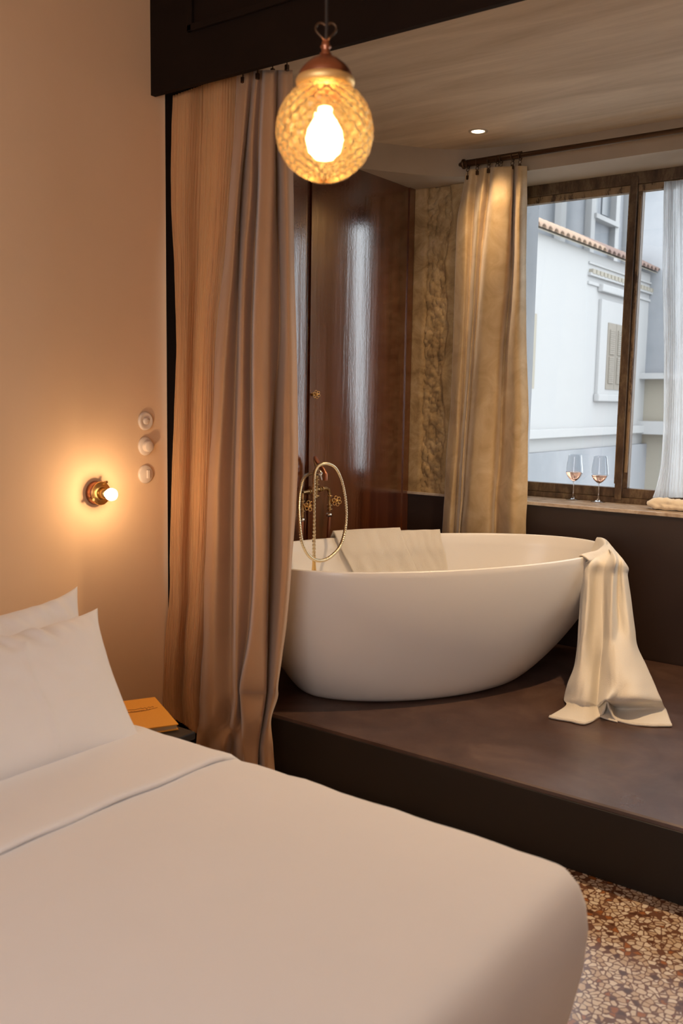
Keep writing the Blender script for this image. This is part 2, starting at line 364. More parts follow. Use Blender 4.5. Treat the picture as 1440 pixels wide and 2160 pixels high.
# dark wainscot under the window and its cap
struct(MB().box(-2.9, XR, YB, YB + .36, 0, .93), 'wall_back.002', M_wain)
struct(MB().box(XL, -2.41, YB - .012, YB + .03, .93, .944, .002), 'trim_5', M_sill)
struct(MB().box(-2.41, XR, YB - .012, YF + .02, .926, .944, .003), 'window_sill', M_sill)
# soffit ring with the curved inner corner
curve_ = cr_interp([(XL, 3.79), (-2.60, 3.97), (-2.49, 4.12), (-2.36, 4.225), (-2.18, 4.275), (-1.9, 4.29), (-1.4, 4.29)], 50)
curve_ = np.vstack([[(-2.9, 3.55)], curve_, [(XR, 4.29)]])
n_ = len(curve_); vs = []; fs = []
back = [(-2.9, YB + .36)] * 2 + [(p[0], YB + .36) for p in curve_[2:]]
for (p, q) in zip(curve_, back):
    vs += [(p[0], p[1], ZS), (p[0], p[1], ZC), (q[0], q[1], ZS), (q[0], q[1], ZC)]
for i in range(n_ - 1):
    a = 4 * i; b = a + 4
    fs += [(a, b, b + 1, a + 1), (a + 2, b + 2, b, a), (a + 3, b + 3, b + 2, a + 2), (a + 1, b + 1, b + 3, a + 3)]
o = pm(vs, fs, 'trim_6', M_soff, smooth=False); o['kind'] = 'structure'
struct(MB().box(XR - .3, XR, 2.5, YB, 0, ZC), 'wall_right.001', M_soff)
# outer masonry above and beside the window
struct(MB().box(-2.9, XR + .15, YF + .1, YF + .22, ZS - .03, 3.4), 'wall_outer', M_fac2)
pr = atY(1126, 700, 5.0)[0]
struct(MB().box(-3.2, pr, YF + .12, 5.0, -3.0, 4.5), 'wall_outer.001', M_fac2)
# bath platform
bp = MB().box(XL + .001, XR - .301, YP, YB - .013, 0, HP, .012).build('bath_platform', M_plat)
tag(bp, 'raised dark brown polished cement platform carrying the white bathtub', 'platform')
rim = MB().box(XL, XR - .3, YP - .004, YP + .02, .002, HP - .014, .002).build('front_face', M_black, bp)
# ------------------------------------------------------------------ window
win = empty('window_1', (-1.61, YF, .944)); win['kind'] = 'structure'
zb, zt = 1.02, 2.478
def bar(name, m, *a): return MB().box(*a, .003).build(name, m, win)
XE = .72
bar('window_frame', M_frame, -2.41, XE, YF - .01, YF + .06, .944, .972)
bar('window_frame', M_frame, -2.41, XE, YF - .01, YF + .06, 2.512, ZS)
bar('window_frame', M_frame, -2.41, -2.375, YF - .01, YF + .06, .97, 2.514)
def sash(x0, x1, chip):
    bar('sash_rail', M_frame, x0, x1, YF + .004, YF + .045, .972, zb)
    bar('sash_rail', M_chip, x0, x1, YF + .004, YF + .045, zt, 2.512)
    bar('sash_stile', M_frame, x0, x0 + .025, YF + .004, YF + .045, zb, zt)
    bar('sash_stile', M_chip if chip else M_frame, x1 - .02, x1, YF + .004, YF + .045, zb + .02, zt)
    p = MB().box(x0 + .018, x1 - .015, YF + .022, YF + .026, zb - .01, zt + .01).build('glass_pane', M_pane, win)
sash(-2.375, -1.625, True)
bar('mullion', M_frame, -1.633, -1.597, YF - .016, YF + .06, .96, 2.55)
sash(-1.60, -.85, False)
MB().box(-1.592, -1.578, YF - .002, YF + .01, 1.10, 2.46, .002).build('paint_strip', M_chip, win)
bar('mullion', M_frame, -.86, -.82, YF - .016, YF + .06, .96, 2.55)
sash(-.825, -.06, False)
bar('mullion', M_frame, -.07, -.03, YF - .016, YF + .06, .96, 2.55)
sash(-.035, XE - .0, False)
struct(MB().box(XE, XR, YB + .02, YF + .1, .944, ZS), 'wall_back.003', M_soff)
# ------------------------------------------------------------------ bathtub
EX, EY, EA, EB, ET, EZ = -2.036, 3.402, .9048, .4704, 1.033, .80
def ell(th, a, b, cx=0.0, ex=2.15):
    c, s = math.cos(th), math.sin(th)
    r = (abs(c) ** ex + abs(s) ** ex) ** (-1 / ex)
    u, v = a * r * c + cx, b * r * s
    if u < -.6 * EA: u = -.6 * EA + (u + .6 * EA) * .72
    return (EX + u * math.cos(ET) - v * math.sin(ET), EY + u * math.sin(ET) + v * math.cos(ET))
def ellp(th, a, b, cx=0.0): return ell(th, a, b, cx, 2.0)
def outer(h):   # h 0..1 height fraction -> a, b, cx
    k = math.sin(min(1, h) * PI / 2) ** .85
    k2 = math.sin(min(1, h) * PI / 2) ** .62
    return (.52 + (EA - .52) * k, .30 + (EB - .30) * k2, -.055 * (1 - k))
NT = 128; vs = []; H_ = EZ - HP
prof = []
for j in range(33):
    h = (j / 32) ** 1.25; prof.append((*outer(h), HP + .004 + (H_ - .008) * h))
prof = [(prof[0][0] - .02, prof[0][1] - .02, prof[0][2], HP)] + prof
prof += [(EA - .0015, EB - .0015, 0, EZ - .0005), (EA - .004, EB - .004, 0, EZ), (EA - .014, EB - .014, 0, EZ), (EA - .017, EB - .017, 0, EZ - .003), (EA - .019, EB - .019, 0, EZ - .012)]
for j in range(1, 25):
    h = 1 - j / 24; a, b, c = outer(.12 + .88 * h ** .8); prof.append((a - .03 - .02 * (1 - h), b - .03 - .02 * (1 - h), c, HP + .07 + (H_ - .09) * h ** .9))
for k in (.8, .5, .2, .02): prof.append(((prof[-1][0]) * k, prof[-1][1] * k, prof[-1][2], HP + .066))
for (a, b, c, z) in prof:
    for i in range(NT): x, y = ellp(2 * PI * i / NT, a, b, c); vs.append((x, y, z))
tub = pm(vs, grid_faces(NT, len(prof), True) + [tuple(range(NT))[::-1]], 'bathtub', M_tub)
tag(tub, 'white freestanding oval bathtub standing on the dark platform', 'bathtub')
# ------------------------------------------------------------------ curtains
def curtain(name, rows, depths, Yc, m, nu=180, nv=120, wr=.004, fine=0, ftop=0.0, Yfun=None, thick=.003, zmin=None, seed=0):
    ctrl = []
    for ri, (ypx, xs) in enumerate(rows):
        r = []
        for ci, x in enumerate(xs):
            dd = depths[ri][ci] if isinstance(depths[0], (list, tuple)) else depths[ci]
            yc = Yc if Yfun is None else Yfun(ri / (len(rows) - 1), ci / (len(xs) - 1))
            yy = ypx[ci] if isinstance(ypx, (list, tuple)) else ypx
            p = atY(x, yy, yc - dd); r.append(p)
        ctrl.append(r)
    G = patch(ctrl, nu, nv)
    for j in range(nv):
        for i in range(nu):
            t = j / (nv - 1); u = i / (nu - 1); p = G[j, i]
            p[1] += wr * nz(u * 6 + seed, p[2] * 4, seed) * (.3 + t) + .35 * wr * nz(u * 25, p[2] * 12, seed + 3)
            if fine: p[1] += .005 * math.sin(u * fine * 2 * PI + 2.5 * nz(u * 8, p[2] * 1.2, seed)) * (.4 + .6 * abs(nz(u * 14, 3, p[2] * .8))) + .0035 * nz(u * fine * 2.3, p[2] * 1.1, 5)
            if zmin is not None and p[2] < zmin: p[2] = zmin + .002 * nz(u * 40, 0, 0)
    o = pm(G.reshape(-1, 3), grid_faces(nu, nv), name, m); solid(o, thick); return o, G
# front velvet
rows = [(148, [501, 522, 534, 543, 553, 562, 577, 586, 600, 617]),
        (290, [494, 512, 520, 532, 546, 555, 576, 582, 600, 618]),
        (400, [485, 501, 509, 528, 543, 551, 575, 583, 602, 618]),
        (560, [473, 490, 503, 516, 536, 544, 570, 588, 606, 620]),
        (700, [457, 477, 500, 512, 531, 539, 567, 590, 608, 624]),
        (850, [450, 468, 495, 510, 530, 539, 566, 580, 608, 627]),
        (1000, [438, 460, 491, 507, 531, 541, 564, 573, 608, 627]),
        (1200, [428, 454, 488, 504, 532, 541, 562, 570, 602, 614]),
        (1330, [428, 450, 488, 500, 524, 534, 559, 566, 592, 602]),
        (1440, [424, 448, 488, 499, 506, 516, 557, 562, 580, 586]),
        (1470, [422, 448, 488, 499, 506, 513, 555, 560, 576, 585]),
        (1520, [418, 446, 484, 494, 508, 516, 548, 553, 566, 571]),
        (1575, [412, 440, 470, 490, 508, 518, 542, 546, 560, 576]),
        (1640, [408, 440, 470, 486, 508, 520, 540, 546, 562, 580]),
        (1676, [404, 440, 470, 488, 508, 522, 540, 550, 566, 582])]
dep = [-.025, .026, -.034, .012, -.036, .032, .032, -.040, .020, -.012]
deps = [[d * (.5 if i == 0 else .9 if i == 1 else 1.25) for d in dep] for i in range(len(rows))]
deps[9] = [-.02, .03, -.03, .012, -.02, .04, .045, -.03, .03, .0]
deps[10] = [-.02, .03, -.03, .012, -.02, .015, .02, -.04, .01, -.02]
deps[11] = [-.02, .04, -.04, .02, -.02, .045, .04, -.03, .02, .0]
deps[12] = [.03, -.01, .045, -.04, .03, .03, .01, -.03, .02, .01]
vroot = empty('velvet_curtain', (-2.3, 2.5, 0))
tag(vroot, 'taupe velvet curtain hanging in heavy folds between bed and bathtub', 'curtain')
o, G = curtain('curtain_cloth', rows, deps, 2.518, M_velv, 220, 170, .004, zmin=.004, seed=2)
o.data.transform(Matrix.Translation(-vroot.location)); o.parent = vroot
# hem swags lying against the folds near the floor
for (xa, ya, xb, yb, sag, r, Yd) in ((412, 1530, 462, 1515, 16, .020, 2.44), (470, 1520, 505, 1560, 18, .018, 2.44)):
    pts = [atY(xa + (xb - xa) * t, ya + (yb - ya) * t + sag * math.sin(t * PI), Yd + .01 * math.sin(t * 6)) for t in np.linspace(0, 1, 14)]
# rod, rings
rod = MB(); zr = 2.635
rod.tube([(XW + .005, 2.51, zr), (XR - .3, 2.51, zr)], .012); ro = rod.build('curtain_rod', M_iron)
tag(ro, 'dark curtain rod hidden behind the dark board over the alcove opening', 'curtain rod')
def ring(x, y, z_rod, z_cl, parent, axis=(1, 0, 0)):
    m = MB(); m.torus((x, y, z_rod - .004), axis, .019, .0028, 18, 6); m.torus((x, y, z_rod - .031), (0, 1, 0), .008, .0018, 12, 5)
    m.tube([(x, y, z_rod - .038), (x, y, z_cl + .004)], .002, 6); m.box(x - .006, x + .006, y - .006, y + .006, z_cl - .016, z_cl + .004, .002)
    return m.build('curtain_ring', M_iron, parent)
for px, py in ((607, 140), (577, 148), (545, 158), (514, 166)):
    p = atY(px, py, 2.51); ring(p[0], 2.505, zr, p[2], vroot)
# sheer gauze beside it
rows = [([203, 190, 178, 166, 158], [364, 398, 432, 468, 503]),
        (300, [361, 395, 430, 465, 500]), (430, [361, 392, 424, 458, 492]), (560, [368, 393, 420, 450, 480]),
        (700, [371, 392, 414, 438, 466]), (850, [368, 388, 410, 434, 462]), (1000, [361, 384, 406, 430, 456]),
        (1150, [359, 380, 402, 424, 448]), (1250, [357, 378, 400, 418, 444]), (1340, [349, 374, 392, 412, 440]),
        (1430, [346, 366, 388, 404, 436]), (1470, [343, 364, 386, 402, 434]), ([1502, 1514, 1530, 1544, 1556], [346, 366, 390, 408, 430])]
D = [.0, .018, -.022, .020, -.016]; Ds = [list(D) for _ in rows]
for k in (9, 10, 11, 12): Ds[k] = [.01, .02, -.02, .035, -.02]
groot = empty('gauze_curtain', (-2.5, 2.53, 0))
tag(groot, 'crinkled cream gauze curtain hanging against the bedroom wall edge', 'curtain')
o, G = curtain('curtain_cloth', rows, Ds, 2.52, M_gauze, 260, 150, .004, fine=26, Yfun=lambda t, u: 2.525 - .062 * max(0, t - .35) * (1 - u) - .012 * (1 - u) + .03 * u, thick=.0015, zmin=.004, seed=9)
o.data.transform(Matrix.Translation(-groot.location)); o.parent = groot
# champagne velvet at the window
rows = [([362, 357, 356, 354, 353, 352, 351, 350, 350, 350], [983, 993, 1008, 1022, 1034, 1046, 1078, 1083, 1096, 1111]),
        (420, [973, 986, 1001, 1014, 1028, 1040, 1076, 1081, 1094, 1111]),
        (470, [964, 982, 997, 1009, 1022, 1036, 1073, 1080, 1092, 1110]),
        (580, [960, 980, 992, 1002, 1012, 1026, 1064, 1078, 1092, 1109]),
        (740, [955, 972, 984, 993, 1000, 1014, 1050, 1064, 1086, 1110]),
        (850, [951, 966, 978, 985, 992, 1008, 1045, 1060, 1088, 1114]),
        (930, [944, 962, 972, 979, 986, 1001, 1040, 1058, 1086, 1113]),
        (1040, [938, 954, 966, 973, 979, 993, 1034, 1048, 1080, 1112]),
        (1130, [932, 948, 960, 967, 972, 986, 1031, 1045, 1078, 1109]),
        (1260, [920, 944, 958, 966, 972, 986, 1028, 1045, 1078, 1114]),
        (1350, [914, 944, 958, 966, 972, 986, 1028, 1045, 1078, 1118])]
dep = [-.015, .022, -.018, .036, -.016, .048, .034, -.050, .042, -.012]
croot = empty('window_curtain', (-2.15, 4.24, HP))
tag(croot, 'champagne velvet curtain hanging on rings at the left end of the window rod', 'curtain')
o, G = curtain('curtain_cloth', rows, [[d * (.5 if i == 0 else 1) for d in dep] for i in range(len(rows))], 4.22, M_velw, 200, 150, .006, Yfun=lambda t, u: 4.21 + .045 * min(1, t * 1.3), zmin=HP + .004, seed=4)
o.data.transform(Matrix.Translation(-croot.location)); o.parent = croot
zr2 = atY(985, 345, 4.2)[2]
rod2 = empty('window_curtain_rod', (-2.35, 4.2, zr2)); tag(rod2, 'brown metal curtain rod running above the window under the ceiling', 'curtain rod')
xl_ = atY(981, 345, 4.2)[0]; xm = atY(1100, 326, 4.2)[0]
MB().tube([(xl_, 4.2, zr2), (xm, 4.2, zr2 + .002)], .017).tube([(xm, 4.2, zr2), (XR - .3, 4.2, zr2)], .0125).build('pole', M_iron, rod2)
MB().lathe((xl_, 4.2, zr2), (-1, 0, 0), [(.017, 0), (.024, .004), (.024, .012), (.014, .018), (.012, .024), (.008, .034), (.0, .036)], 16).build('finial', M_iron, rod2)
pb_ = atZ(1398, 268, ZC)
MB().box(pb_[0], pb_[0] + .35, pb_[1] - .022, pb_[1] + .010, ZC - .008, ZC + .002, .001).build('ceiling_plate', M_iron, rod2)
for px, py in ((986, 372), (1006, 362), (1030, 358), (1048, 354), (1056, 353), (1080, 350), (1096, 348)):
    p = atY(px, py, 4.2); ring(p[0], 4.2, zr2, p[2], croot)
# white sheer gathered on the sill
rows = [([383, 382, 381, 379, 377, 374], [1400, 1412, 1426, 1440, 1470, 1520]),
        (560, [1397, 1409, 1424, 1440, 1470, 1520]), (640, [1398, 1410, 1424, 1440, 1470, 1520]), (760, [1400, 1411, 1424, 1440, 1470, 1520]),
        (900, [1398, 1407, 1421, 1438, 1468, 1520]), (980, [1393, 1402, 1416, 1436, 1466, 1520]), (1025, [1384, 1396, 1412, 1434, 1466, 1520]),
        (1050, [1376, 1392, 1410, 1434, 1466, 1520])]
sroot = empty('sheer_curtain', (-1.3, 4.5, .944)); tag(sroot, 'white sheer curtain bunched on the sill at the right of the window', 'curtain')
o, G = curtain('curtain_cloth', rows, [.0, .015, -.012, .012, -.012, .012], 4.52, M_sheer, 160, 90, .006, fine=16, thick=.001, zmin=.95, seed=21)
o.data.transform(Matrix.Translation(-sroot.location)); o.parent = sroot
vs = []; nu, nv = 60, 26
pl = atZ(1388, 1056, .97)
for j in range(nv):
    a = 2 * PI * j / nv
    for i in range(nu):
        t = i / (nu - 1); x = -1.415 + t * .50
        r = .030 * (min(1, (t + .01) * 14) ** .5) * (1 + .35 * nz(t * 9, a * .8, 1) + .2 * nz(t * 30, math.cos(a) * 2, math.sin(a) * 2))
        vs.append((x, 4.445 + .01 * nz(t * 5, 0, 4) + r * 1.45 * math.cos(a), max(.945, .972 + .9 * r * math.sin(a) + .004 * nz(t * 20, 3, a))))
f = [(j * nu + i, j * nu + i + 1, ((j + 1) % nv) * nu + i + 1, ((j + 1) % nv) * nu + i) for j in range(nv) for i in range(nu - 1)] + [tuple(j * nu for j in range(nv))]
M_roll = cloth_mat('cream_gauze_roll', (.80, .70, .54), (.84, .76, .62), .9, .3, 200, .4)
pm(vs, f, 'bunched_hem', M_roll, sroot)
# ------------------------------------------------------------------ bed
bed = empty('bed', (-1.66, .86, 0)); tag(bed, 'large double bed with its head against the plaster wall', 'bed')
MB().box(-2.64, -.72, .12, 1.60, .06, .30, .02).build('bed_base', M_black, bed)
MB().box(-2.66, -.68, .08, 1.62, .30, .515, .05).build('mattress', M_linen, bed)
def rrect(x0, x1, y0, y1, r, n=14, m=40):
    pts = []
    for (cx, cy, a0) in ((x1 - r, y1 - r, 0), (x0 + r, y1 - r, 90), (x0 + r, y0 + r, 180), (x1 - r, y0 + r, 270)):
        for k in range(n + 1): a = math.radians(a0 + 90 * k / n); pts.append((cx + r * math.cos(a), cy + r * math.sin(a)))
    out = []
    for i, p in enumerate(pts):
        q = pts[(i + 1) % len(pts)]; d = math.hypot(q[0] - p[0], q[1] - p[1]); k = max(1, int(d / .05))
        for s in range(k): out.append((p[0] + (q[0] - p[0]) * s / k, p[1] + (q[1] - p[1]) * s / k))
    return out
BZ = .548
droot = empty('duvet', (-1.6, .86, BZ)); tag(droot, 'smooth white duvet covering the bed, its turned-down edge below the pillows', 'duvet')
base = rrect(-2.62, -.628, .03, 1.655, .055); n_ = len(base); vs = []
lev = [(.10, -.02), (.16, .005), (.25, .022), (.34, .034), (.42, .036), (.47, .030), (.508, .020), (.532, .006), (.544, -.014), (BZ, -.045)]
ccx, ccy = -1.66, .84
for (z, off) in lev:
    for (x, y) in base:
        dx, dy = x - ccx, y - ccy; L = 1.0
        ox = off * (1 if dx > 0 else -1) * min(1, abs(dx) / .90) ** 8; oy = off * (1 if dy > 0 else -1) * min(1, abs(dy) / .78) ** 6
        w = 1 if z < .5 else .3
        hang = nz(x * 5, y * 5, z * 3) * .012 * w
        zz = z + (.006 * nz(x * 9, y * 9, 4) if z > .5 else 0)
        vs.append((x + ox + hang * (abs(ox) > abs(off) * .5), y + oy + hang * .6 * (abs(oy) > abs(off) * .5), zz))
last = [vs[-n_ + i] for i in range(n_)]
for k in range(1, 30):
    s = 1 - k / 30
    for (x, y, z) in last:
        hx = max(-.78, min(.78, x - ccx)) * 0; X2 = ccx + (x - ccx) * s; Y2 = ccy + (y - ccy) * s
        e = min(1, k / 4)
        vs.append((X2, Y2, BZ + e * (.007 * nz(X2 * 3, Y2 * 3, 2) + .003 * nz(X2 * 7 + Y2 * 3, Y2 * 2, 7) + .0018 * nz(X2 * 22, Y2 * 9, 9) + .005)))
vs.append((ccx, ccy, BZ + .005)); N = len(vs) - 1; fs = grid_faces(n_, len(lev) + 29, True)
l0 = N - n_; fs += [(l0 + i, l0 + (i + 1) % n_, N) for i in range(n_)]
pm(vs, fs, 'duvet_cover', M_linen, droot)
# turned-down sheet
sec = [(-1.93, .003), (-1.90, .008), (-1.82, .011), (-1.74, .013), (-1.66, .015), (-1.60, .016), (-1.56, .0165), (-1.535, .0165), (-1.524, .014), (-1.520, .009), (-1.523, .003), (-1.535, -.006), (-1.6, -.008)]
path = [(y, BZ + .002 + .006 * min(1, (1.56 - y) * 6 if y > 1.4 else 1) * 0) for y in np.linspace(.0, 1.56, 60)] + [(1.60, BZ - .004), (1.635, BZ - .018), (1.665, BZ - .042), (1.683, BZ - .075), (1.693, BZ - .12), (1.695, BZ - .2), (1.69, BZ - .3)]
vs = []; ns = len(sec)
for j, (y, z) in enumerate(path):
    k = max(0, j - 60)
    if k: d = Vector((path[j][0] - path[j - 1][0], path[j][1] - path[j - 1][1])).normalized(); nrm = (-d.y, d.x)
    else: nrm = (0, 1)
    for i, (x, h) in enumerate(sec):
        wv = .016 * nz(y * 2.2, 3, 0) * (1 if i > 5 else .3) + .005 * nz(y * 9, i * .1, 1)
        hh = h + .004 * nz(x * 9, y * 6, 5)
        vs.append((x + wv, y + nrm[0] * hh, z + nrm[1] * hh + .003))
pm(vs, grid_faces(ns, len(path)), 'turned_down_edge', M_linen, droot)
# pillows
def pillow(name, label, c, wdir, hdir, Wd, Hd, T, sag, seed, kick=.0):
    c = Vector(c); wd = Vector(wdir).normalized(); hd = Vector(hdir).normalized(); nr = wd.cross(hd).normalized()
    n = 121; vs = []; fs = []
    for side in (1, -1):
        for j in range(n):
            for i in range(n):
                u = -1 + 2 * i / (n - 1); v = -1 + 2 * j / (n - 1)
                au, av = abs(u), abs(v)
                ed = (max(0, 1 - au ** 2.6) * max(0, 1 - av ** 2.6)) ** .48
                pu = u * Wd / 2 * (1 - .045 * (1 - av ** 2)); pv = v * Hd / 2 * (1 - (.05 if v < 0 else .05 + sag) * (1 - au ** 2))
                corner = (au * av) ** 6; pu *= 1 + .03 * corner; pv *= 1 + (.05 + kick * (v > 0)) * corner
                wr = (.006 * nz(u * 3 + seed, v * 1.5, side) + .003 * nz(u * 9, v * 5 + seed, side * 2) + (.0035 * math.exp(-((u - .30 + .05 * math.sin(v * 3 + 1)) / .018) ** 2) * (v < .62) if seed == 3 else 0)) * (.25 + ed) * min(1, ed * 3)
                edge_w = .036 * nz(u * 10 + seed + v * 3, v * 1.5, 7) * max(0, v - .45) * ed * 2.0
                vs.append(c + wd * pu + hd * pv + nr * side * (ed * T / 2 + wr + edge_w + .002))
    fs = grid_faces(n, n); off = n * n
    f2 = [tuple(q + off for q in f[::-1]) for f in fs]
    b = [i for i in range(n)] + [j * n + n - 1 for j in range(1, n)] + [(n - 1) * n + i for i in range(n - 2, -1, -1)] + [j * n for j in range(n - 2, 0, -1)]
    f3 = [(b[(k + 1) % len(b)], b[k], b[k] + off, b[(k + 1) % len(b)] + off) for k in range(len(b))]
    root = empty(name, c); tag(root, label, 'pillow')
    pm(vs, fs + f2 + f3, 'pillowcase', M_linen, root)
    return root
pf = pillow('pillow', 'plump white pillow propped in front, nearest the foot of the bed', (-1.965, 1.238, .680), (0, 1, 0), (-.32, .13, .25), .80, .44, .16, .05, 3, .03)
pbk = pillow('pillow', 'white pillow leaning behind the front one against the wall, only its top corner showing', (-2.135, 1.270, .687), (0, 1, 0), (-.26, .10, .30), .84, .41, .12, .06, 11, .10)
# seam of the inner pillow on the front case
# ------------------------------------------------------------------ bedside table and menu folder
TC = atZ(412, 1543, .41)
nt_ = empty('bedside_table', (-2.33, 2.02, 0)); tag(nt_, 'dark bedside table in the corner between bed and curtains', 'bedside table')
MB().box(-2.66, TC[0], 1.74, TC[1], .385, .41, .004).build('tabletop', M_black, nt_)
MB().box(-2.64, TC[0] - .02, 1.76, TC[1] - .02, .20, .385, .003).build('drawer_box', M_black, nt_)
for (x, y) in ((-2.63, 1.77), (TC[0] - .06, 1.77), (-2.63, TC[1] - .06), (TC[0] - .06, TC[1] - .06)): MB().box(x, x + .03, y, y + .03, 0, .2, .002).build('leg', M_black, nt_)
bz = .43
q1, q2 = atZ(376, 1527, bz), atZ(328, 1472, bz); d1 = Vector((q2 - q1)).normalized(); d2 = Vector((-d1.y, d1.x, 0)) * 1
if d2.y > 0: d2 = -d2
L1 = .285; W1 = .20
bk = empty('menu_folder', (q1[0], q1[1], .41)); tag(bk, 'ochre leather folder lying on the dark bedside table', 'folder')
def slab(z0, z1, i0, name, m):
    o0 = Vector((q1[0], q1[1], 0)) + d1 * i0 + d2 * i0; a = d1 * (L1 - 2 * i0); b = d2 * (W1 - 2 * i0)
    P_ = [o0, o0 + a, o0 + a + b, o0 + b]; v = [(p.x, p.y, z0) for p in P_] + [(p.x, p.y, z1) for p in P_]
    return pm(v, [(0, 1, 2, 3)[::-1], (4, 5, 6, 7), (0, 1, 5, 4), (1, 2, 6, 5), (2, 3, 7, 6), (3, 0, 4, 7)], name, m, bk, smooth=False)
slab(.411, .414, 0, 'back_cover', M_orange); slab(.414, .4265, .004, 'pages', M_page); slab(.4265, bz, 0, 'front_cover', M_orange)
lt = MB()
random.seed(5)
for row in range(2):
    pts = []
    o0 = Vector((q1[0], q1[1], bz + .0006)) + d1 * (.185 - .02 * row) + d2 * (.03 + .015 * row)
    L_ = (.13, .10)[row]
    for k in range(70): t = k / 69; pts.append(o0 + d2 * (t * L_) + d1 * (.005 * math.sin(t * 62) * (.5 + .5 * math.sin(t * 9 + row)) + .002 * math.sin(t * 23)))
    lt.tube(pts, .0007, 5)
pts = [Vector((q1[0], q1[1], bz + .0006)) + d1 * (.175 - .016 * math.sin(t * PI)) + d2 * (.02 + .14 * t) for t in np.linspace(0, 1, 30)]
lt.tube(pts, .0007, 5)
lt.build('script_lettering', M_ink, bk)
# ------------------------------------------------------------------ pendant
pn = empty('pendant_lamp', PEND); tag(pn, 'pressed amber glass globe pendant lamp hanging from the ceiling', 'pendant lamp')
R0 = .0945; vs = []; nu, nv = 300, 180
for j in range(nv):
    ph = math.radians(24) + (PI - math.radians(24)) * j / (nv - 1)
    for i in range(nu):
        th = 2 * PI * i / nu
        a = 18 * th; b = 18 * ph * 1.15
        d = abs(math.sin((a + b) / 2)) * abs(math.sin((a - b) / 2))
        r = R0 * (1 + .055 * (d ** .7) - .03 + .02 * abs(math.sin(a)) * abs(math.sin(b)))
        if j == nv - 1: r = R0
        vs.append((r * math.sin(ph) * math.cos(th), r * math.sin(ph) * math.sin(th), r * math.cos(ph)))
g = pm(vs, grid_faces(nu, nv, True), 'glass_globe', M_globe, pn, local=True)
zt_ = R0 * math.cos(math.radians(24))
MB().lathe((0, 0, zt_), (0, 0, 1), [(.040, -.010), (.050, -.006), (.0565, .0), (.058, .007), (.055, .013), (.048, .016)], 40).build('collar', M_collar, pn, True)
MB().lathe((0, 0, zt_), (0, 0, 1), [(.052, .014), (.052, .020), (.048, .027), (.039, .037), (.026, .047), (.014, .053), (.011, .056)], 40).build('cap', M_copper, pn, True)
st = MB(); z0 = zt_ + .054; st.lathe((0, 0, z0), (0, 0, 1), [(.011, 0), (.012, .004), (.008, .007), (.008, .014), (.011, .017), (.008, .021), (.007, .028)], 16)
st.build('stem', M_copper, pn, True)
hk = MB(); heart = []
for k in range(33):
    t = PI + 2 * PI * k / 32; x = 16 * math.sin(t) ** 3; y = 13 * math.cos(t) - 5 * math.cos(2 * t) - 2 * math.cos(3 * t) - math.cos(4 * t)
    heart.append((x * .00125 * cr[0], x * .00125 * cr[1], z0 + .046 + y * .00125))
hk.tube(heart, .0022, 8, False); hk.build('hanging_loop', M_iron, pn, True)
MB().tube([(0, 0, z0 + .026), (.001, 0, z0 + .05), (-.001, 0, z0 + .2), (0, 0, 3.25 - PEND.z)], .0032, 10).build('cord', M_black, pn, True)
MB().lathe((0, 0, -.010), (0, 0, 1), [(.0, -.046), (.018, -.042), (.032, -.028), (.037, -.006), (.034, .012), (.024, .030), (.015, .042), (.013, .055)], 24).build('bulb', M_bulb, pn, True)
MB().lathe((0, 0, .045), (0, 0, 1), [(.014, 0), (.016, .002), (.016, .038), (.006, .042)], 20).build('socket', M_brass, pn, True)
lamp('pendant_light', 'POINT', (PEND.x, PEND.y, PEND.z - .01), 580, WARM, shadow_soft_size=.03)
# ------------------------------------------------------------------ wall lamp and switches
wp = atX(207, 1040, XW + .02); wl = empty('wall_lamp', (XW, wp[1], wp[2])); tag(wl, 'small brass wall lamp with a bare round bulb above the pillows', 'wall lamp')
MB().lathe((0, 0, 0), (1, 0, 0), [(.0, .0), (.040, .0), (.043, .004), (.040, .020), (.036, .032), (.0, .034)], 36).build('base', M_copper, wl, True)
MB().lathe((.032, 0, 0), (1, 0, 0), [(.020, .0), (.040, .001), (.043, .004), (.041, .008), (.022, .009)], 36).build('front_ring', M_brass2, wl, True)
for a in (1.1, 3.6): MB().tube([(.02, .040 * math.cos(a), .040 * math.sin(a)), (.045, .045 * math.cos(a), .045 * math.sin(a))], .005, 10).build('thumbscrew', M_brass, wl, True)
MB().lathe((.036, 0, 0), (1, 0, 0), [(.021, 0), (.022, .003), (.019, .016), (.0175, .030), (.014, .032)], 28).build('lamp_holder', M_brass2, wl, True)
MB().lathe((.066, 0, 0), (1, 0, 0), [(.012, 0), (.015, .006), (.0215, .018), (.023, .026), (.021, .036), (.014, .044), (.0, .048)], 28).build('bulb', M_bulb2, wl, True)
lamp('wall_lamp_light', 'POINT', (XW + .155, wp[1], wp[2]), 2.3, (1.0, .66, .36), shadow_soft_size=.015)
